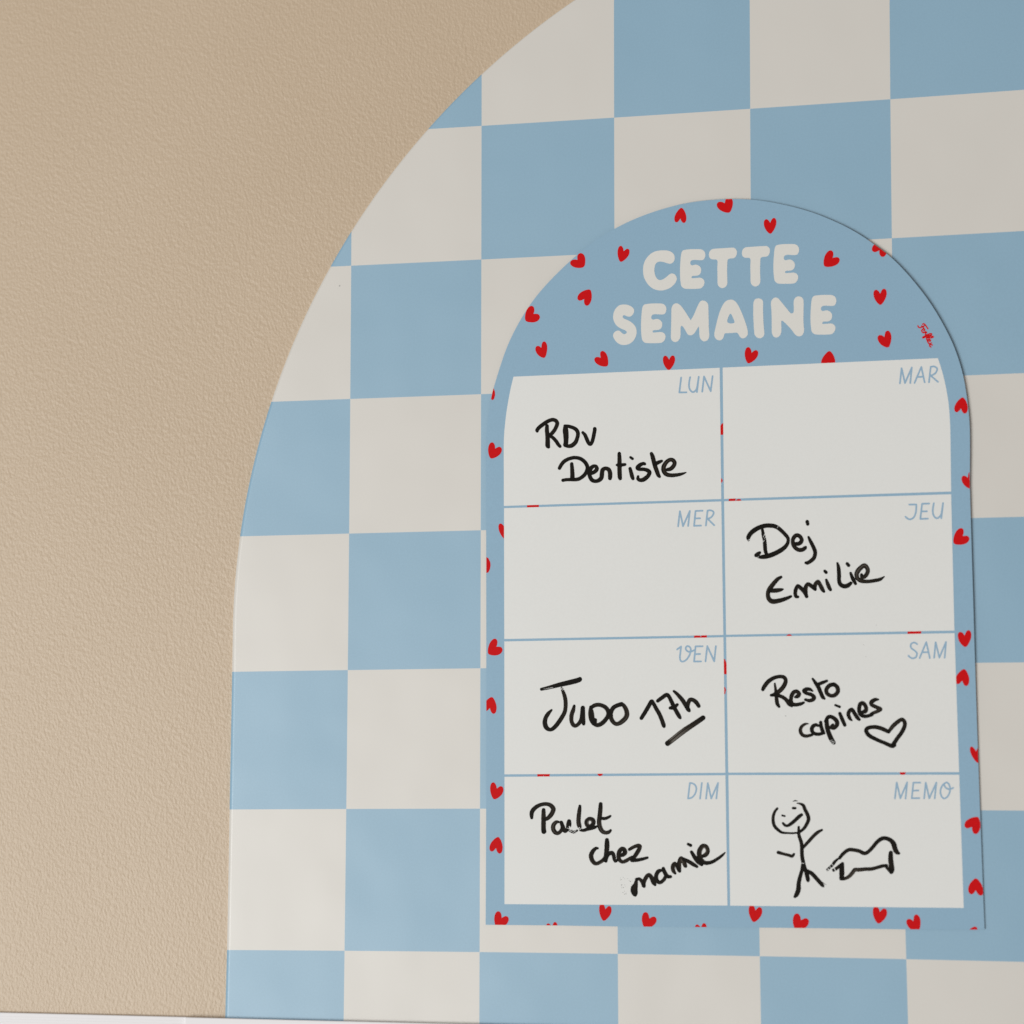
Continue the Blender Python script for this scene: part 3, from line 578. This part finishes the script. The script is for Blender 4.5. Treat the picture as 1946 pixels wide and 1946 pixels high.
NOTE['DIM'] = ('black handwriting reading Poulet chez mamie, slightly smudged', W(Gz, [
  c((120, 445, 64), (115, 370, 86), (135, 295, 92), (205, 220, 86), (300, 168, 80), (420, 146, 78), (520, 172, 88), (583, 245, 98), (568, 325, 96), (510, 412, 92), (440, 470, 78), (390, 480, 56), l=.5),
  c((375, 275, 78), (375, 400, 94), (374, 550, 98), (374, 680, 98), (382, 740, 104), l=.5),
  c((700, 535, 50), (645, 540, 76), (592, 600, 92), (583, 680, 92), (620, 752, 92), (680, 778, 78), (740, 740, 76), (775, 660, 66), (775, 590, 60), l=.6),
  c((757, 545, 76), (790, 640, 88), (815, 710, 86), (850, 742, 60), (895, 705, 50), l=.5), c((925, 520, 86), (920, 590, 108), (905, 655, 90), l=.7),
  c((880, 690, 58), (960, 728, 66), (1035, 755, 62), (1098, 722, 48), l=.1),
  c((1160, 190, 58), (1150, 280, 82), (1136, 400, 90), (1130, 520, 92), (1142, 600, 96), (1168, 680, 66), l=.6), c((1165, 710, 50), (1240, 716, 66), (1320, 690, 74), (1400, 672, 76), (1480, 650, 70), (1515, 632, 46), l=.2),
  c((1375, 640, 76), (1312, 595, 88), (1306, 515, 88), (1370, 466, 84), (1440, 495, 92), (1450, 562, 92), (1402, 622, 84), l=.75),
  c((1608, 145, 78), (1602, 250, 92), (1588, 400, 94), (1575, 520, 96), (1590, 640, 98), (1640, 730, 92), (1710, 766, 80), (1780, 755, 76), (1822, 715, 54), l=.6), c((1620, 455, 66), (1700, 460, 68), (1770, 437, 62), (1818, 405, 46))]) + W(Hz, [
  c((385, 478, 64), (325, 482, 92), (245, 565, 116), (198, 680, 128), (222, 800, 122), (290, 890, 112), (370, 905, 102), (480, 850, 104), (560, 780, 100), (610, 680, 90), l=.55),
  c((645, 240, 106), (648, 350, 132), (642, 500, 134), (622, 650, 120), (610, 800, 116), (622, 850, 66), l=.6), c((600, 820, 104), (650, 690, 112), (720, 622, 112), (790, 605, 104), (832, 670, 108), (852, 770, 100), (882, 840, 82), (935, 815, 70), l=.5),
  c((1030, 680, 84), (1095, 660, 112), (1155, 600, 124), (1135, 515, 116), (1070, 492, 118), (1000, 562, 122), (975, 680, 122), (992, 790, 112), (1080, 860, 96), (1180, 830, 104), (1280, 770, 94), (1355, 720, 74), l=.6),
  c((1280, 510, 86), (1400, 440, 96), (1530, 400, 106), (1575, 440, 112), (1522, 560, 118), (1432, 700, 112), (1370, 780, 98), (1335, 830, 60), l=.6), c((1345, 825, 84), (1480, 812, 98), (1640, 782, 90), (1785, 742, 74), l=.2)]) + W(Iz, [
  c((350, 705, 42), (335, 790, 70), (308, 875, 112), (316, 935, 100), (328, 975, 52), l=.5), c((345, 712, 44), (395, 706, 52), (442, 752, 62), (466, 802, 66), (476, 832, 48), l=.5),
  c((462, 815, 58), (482, 730, 66), (522, 660, 66), (560, 638, 62), (602, 690, 72), (632, 762, 72), (658, 802, 46), l=.5),
  c((762, 562, 50), (712, 580, 66), (676, 650, 68), (686, 730, 68), (740, 765, 58), (802, 720, 60), (835, 660, 56), l=.6), c((795, 530, 54), (820, 600, 66), (862, 660, 66), (915, 668, 52), l=.4),
  c((992, 612, 42), (960, 560, 66), (955, 490, 66), (985, 446, 56), (1020, 490, 58), (1058, 560, 60), (1072, 580, 42), l=.65), c((1063, 562, 62), (1060, 440, 70), (1090, 356, 58), (1130, 412, 68), (1160, 480, 66), (1172, 500, 40), l=.65), c((1135, 372, 50), (1220, 416, 62), (1300, 466, 62), (1357, 500, 46), l=.2),
  c((1210, 125, 46), (1252, 146, 52)), c((1265, 255, 52), (1310, 330, 66), (1372, 410, 76), (1435, 465, 56), l=.25),
  c((1455, 325, 56), (1505, 300, 72), (1538, 240, 66), (1510, 168, 68), (1450, 158, 72), (1402, 230, 80), (1396, 310, 78), (1430, 390, 72), (1500, 438, 66), (1600, 425, 58), (1700, 370, 52), (1780, 310, 44), (1828, 262, 18), l=.7)]) + W(Iz, [
  ('s', [(x, y, r), (x + r * .4, y + r * .7, r * .6)], 0.9) for x, y, r in [(75, 690, 7), (82, 720, 8), (125, 680, 7), (150, 700, 6), (95, 715, 6), (100, 800, 10), (92, 815, 7), (150, 800, 6), (130, 850, 9), (105, 850, 8), (155, 825, 6), (195, 700, 6), (225, 730, 8), (245, 745, 9), (270, 740, 7), (280, 720, 6), (310, 705, 7), (235, 745, 6), (150, 910, 8), (120, 930, 7), (170, 945, 9), (150, 960, 8), (180, 965, 6), (190, 910, 5), (140, 945, 5), (268, 800, 7), (258, 830, 9), (310, 770, 8)]]),
  [Gz(q) for q in ([(905, 740, 9), (1010, 690, 7)], [(930, 760, 8), (1040, 705, 10)], [(975, 790, 8), (1075, 720, 9)], [(1010, 800, 7), (1110, 745, 8)], [(935, 640, 30), (955, 705, 18)], [(870, 665, 6), (945, 690, 14)], [(1100, 690, 16), (1150, 660, 22)], [(1130, 720, 10), (1200, 660, 12)])])
NOTE['SAM'] = ('black handwriting reading Resto copines beside a hand-drawn heart', W(Jz, [
  c((110, 400, 74), (150, 325, 88), (232, 225, 88), (340, 155, 80), (460, 123, 76), (560, 135, 80), (605, 205, 82), (580, 295, 90), (520, 385, 94), (430, 465, 90), (350, 512, 78), (288, 525, 56), l=.5), c((290, 525, 56), (400, 523, 76), (520, 558, 76), (610, 620, 82), (680, 710, 90), (738, 762, 48)),
  c((368, 275, 42), (385, 400, 60), (402, 560, 76), (420, 700, 82), (462, 772, 56), l=.5),
  c((810, 565, 52), (862, 545, 88), (892, 500, 86), (852, 445, 78), (790, 452, 84), (737, 520, 84), (717, 620, 82), (742, 712, 84), (830, 730, 78), (930, 710, 72), (992, 685, 52)),
  c((1185, 435, 34), (1125, 398, 70), (1045, 396, 80), (1000, 432, 84), (1050, 480, 76), (1150, 510, 78), (1212, 560, 84), (1200, 612, 84), (1120, 642, 76), (1030, 620, 58), l=.45),
  c((1185, 170, 46), (1250, 262, 76), (1310, 350, 88), (1360, 470, 82), (1402, 562, 80), (1442, 600, 46)), c((1300, 292, 74), (1400, 252, 72), (1492, 215, 54)),
  c((1645, 292, 86), (1555, 312, 88), (1485, 392, 86), (1494, 480, 84), (1570, 533, 80), (1660, 525, 84), (1728, 450, 86), (1722, 362, 88), (1665, 300, 80), l=.4)]) + W(Kz, [
  c((235, 530, 14), (175, 537, 42), (115, 582, 54), (97, 650, 60), (130, 715, 58), (200, 736, 54), (290, 715, 48), l=.6),
  c((402, 565, 40), (350, 550, 58), (300, 582, 64), (288, 640, 64), (322, 690, 58), (400, 705, 56), (462, 690, 54)), c((435, 508, 54), (445, 580, 58), (468, 650, 62), (492, 690, 42)),
  c((515, 490, 50), (560, 420, 62), (630, 422, 64), (700, 482, 70), (708, 545, 70), (660, 596, 68), (612, 590, 58), (638, 545, 42), l=.35), c((535, 470, 66), (540, 560, 74), (562, 660, 74), (605, 770, 78), (645, 835, 70), (662, 855, 44), l=.6),
  c((682, 220, 38), (752, 248, 42)), c((755, 360, 54), (792, 450, 62), (837, 550, 58), l=.2),
  c((958, 478, 24), (922, 440, 56), (897, 370, 62), (920, 312, 62), (960, 296, 62), (1002, 360, 62), (1050, 430, 62), (1082, 462, 44), l=.55),
  c((1130, 335, 52), (1180, 320, 72), (1194, 262, 64), (1150, 192, 66), (1100, 198, 66), (1078, 270, 66), (1086, 350, 62), (1130, 396, 62), (1200, 405, 58), (1292, 380, 52), l=.55),
  c((1400, 126, 28), (1340, 130, 62), (1282, 172, 68), (1290, 215, 62), (1370, 256, 62), (1432, 285, 64), (1400, 315, 60), (1310, 352, 54), (1272, 370, 44), l=.6),
  c((1565, 665, 58), (1480, 622, 66), (1380, 590, 66), (1280, 587, 62), (1210, 612, 66), (1197, 660, 66), (1250, 730, 66), (1380, 800, 60), (1500, 850, 60), (1620, 900, 68), (1660, 885, 74), l=.3), c((1572, 662, 56), (1640, 572, 66), (1720, 500, 66), (1790, 460, 62), (1836, 500, 62), (1836, 570, 66), (1790, 670, 66), (1710, 780, 66), (1645, 880, 66), l=.6)]),
  [Kz(q) for q in ([(585, 815, 6), (640, 800, 5)], [(600, 840, 7), (650, 822, 7)], [(640, 875, 6), (665, 830, 8)], [(615, 870, 9), (640, 845, 6)])])
NOTE['MEMO'] = ('black marker drawing of a smiling stick figure with one arm raised', W(Lz, [
  c((215, 255, 42), (170, 312, 50), (140, 400, 54), (140, 500, 58), (165, 580, 58), (232, 652, 54), (302, 696, 46), (400, 706, 36), (500, 709, 36), (590, 700, 36), l=.5), c((570, 158, 12), (630, 166, 36), (690, 198, 56), (722, 272, 64), (770, 370, 66), (788, 440, 66), (770, 510, 64), (712, 612, 58), (640, 678, 46), l=.25),
  c((498, 126, 8), (545, 112, 22), (592, 122, 8)), c((504, 248, 44), (545, 250, 44)), c((305, 383, 34), (350, 394, 34)),
  c((318, 525, 42), (358, 565, 50), (400, 572, 48), (450, 547, 60), (530, 482, 64), (612, 405, 66), (658, 370, 56)),
  c((607, 595, 42), (608, 680, 54), (615, 760, 60), (655, 880, 66), (666, 980, 68), (665, 1080, 68), (680, 1200, 70), (718, 1340, 62), (745, 1420, 76), (775, 1550, 72), (778, 1580, 54), l=.35),
  c((690, 970, 54), (780, 870, 60), (880, 760, 62), (960, 690, 58), (1032, 650, 42), l=.4), c((232, 1062, 60), (330, 1090, 52), (420, 1112, 54), (485, 1130, 58), (520, 1092, 42), l=.5),
  c((678, 1280, 54), (668, 1380, 62), (630, 1520, 70), (606, 1640, 76), (602, 1740, 86), (570, 1830, 80), (536, 1875, 50)), c((755, 1400, 66), (850, 1452, 72), (950, 1560, 72), (1035, 1655, 66), (1066, 1695, 20), l=.25), c((1000, 1580, 8), (1060, 1620, 9), (1112, 1660, 6))]), [Lz([(655, 1258, 8), (705, 1262, 8)])])
HORSE = W(Mz, [
  c((430, 610, 70), (520, 502, 80), (640, 422, 82), (760, 427, 82), (880, 452, 82), (990, 502, 86), (1080, 472, 82), (1190, 362, 84), (1290, 242, 86), (1400, 165, 92), (1500, 160, 88), (1610, 212, 98), (1672, 292, 112), (1702, 400, 112), (1742, 475, 98), (1792, 505, 56), l=.3),
  c((385, 635, 48), (320, 695, 66), (270, 765, 66), (225, 810, 62), (150, 880, 60), l=.15), c((1605, 490, 92), (1600, 620, 112), (1615, 760, 116), (1625, 870, 122), (1615, 930, 96), l=.3), c((1500, 815, 64), (1580, 890, 92), l=.6),
  c((1505, 785, 74), (1400, 797, 78), (1280, 832, 78), (1150, 862, 82), (1020, 866, 82), (880, 880, 86), (780, 882, 88), (730, 942, 88), (660, 1020, 84), (580, 1072, 76), (500, 1086, 80), l=.65),
  c((495, 740, 74), (480, 850, 108), (480, 980, 112), (470, 1080, 92), l=.15), c((290, 890, 72), (350, 855, 76), (410, 808, 72), (455, 758, 58), l=.3)])
HCUT = [Mz(q) for q in ([(235, 735, 9), (300, 805, 12)], [(190, 790, 10), (245, 860, 12)], [(150, 835, 8), (200, 905, 14)], [(300, 835, 18), (340, 915, 16)], [(240, 870, 16), (275, 945, 10)], [(120, 900, 10), (190, 870, 9)], [(170, 925, 30), (215, 935, 30)])]

NAMES = {'LUN': 'Monday', 'MAR': 'Tuesday', 'MER': 'Wednesday', 'JEU': 'Thursday', 'VEN': 'Friday', 'SAM': 'Saturday', 'DIM': 'Sunday', 'MEMO': 'memo'}
for key, poly in BOX.items():
    q_ = np.array(poly, float); q_ = q_ + (q_.mean(0) - q_) / np.abs(q_ - q_.mean(0)).max(0) * 0.22
    poly = [tuple(p) for p in q_]
    bx = poly_part('memo_box' if key == 'MEMO' else 'day_box', [poly], white_m, planner, L_BOX)
    bx['label'] = 'white box headed ' + key
    zf, w, st = HEAD[key]
    h_ = stroke_mesh('box_heading', W(zf, st, w), lab_m, bx, L_PRINT, step=0.45, fat=1.08)
    h_['label'] = 'pale blue printed heading ' + key
    if key in NOTE:
        lab, st, cuts = NOTE[key]
        o = stroke_mesh('stick_figure_drawing' if key == 'MEMO' else 'handwriting', st, ink_m, bx, L_INK, cuts, ink=True, wob=0.07, fat=1.07)
        o['label'] = lab
    if key == 'MEMO':
        o = stroke_mesh('animal_drawing', HORSE, ink_m, bx, L_INK, HCUT, ink=True, wob=0.07, fat=1.07)
        o['label'] = 'black marker outline of a four-legged animal'
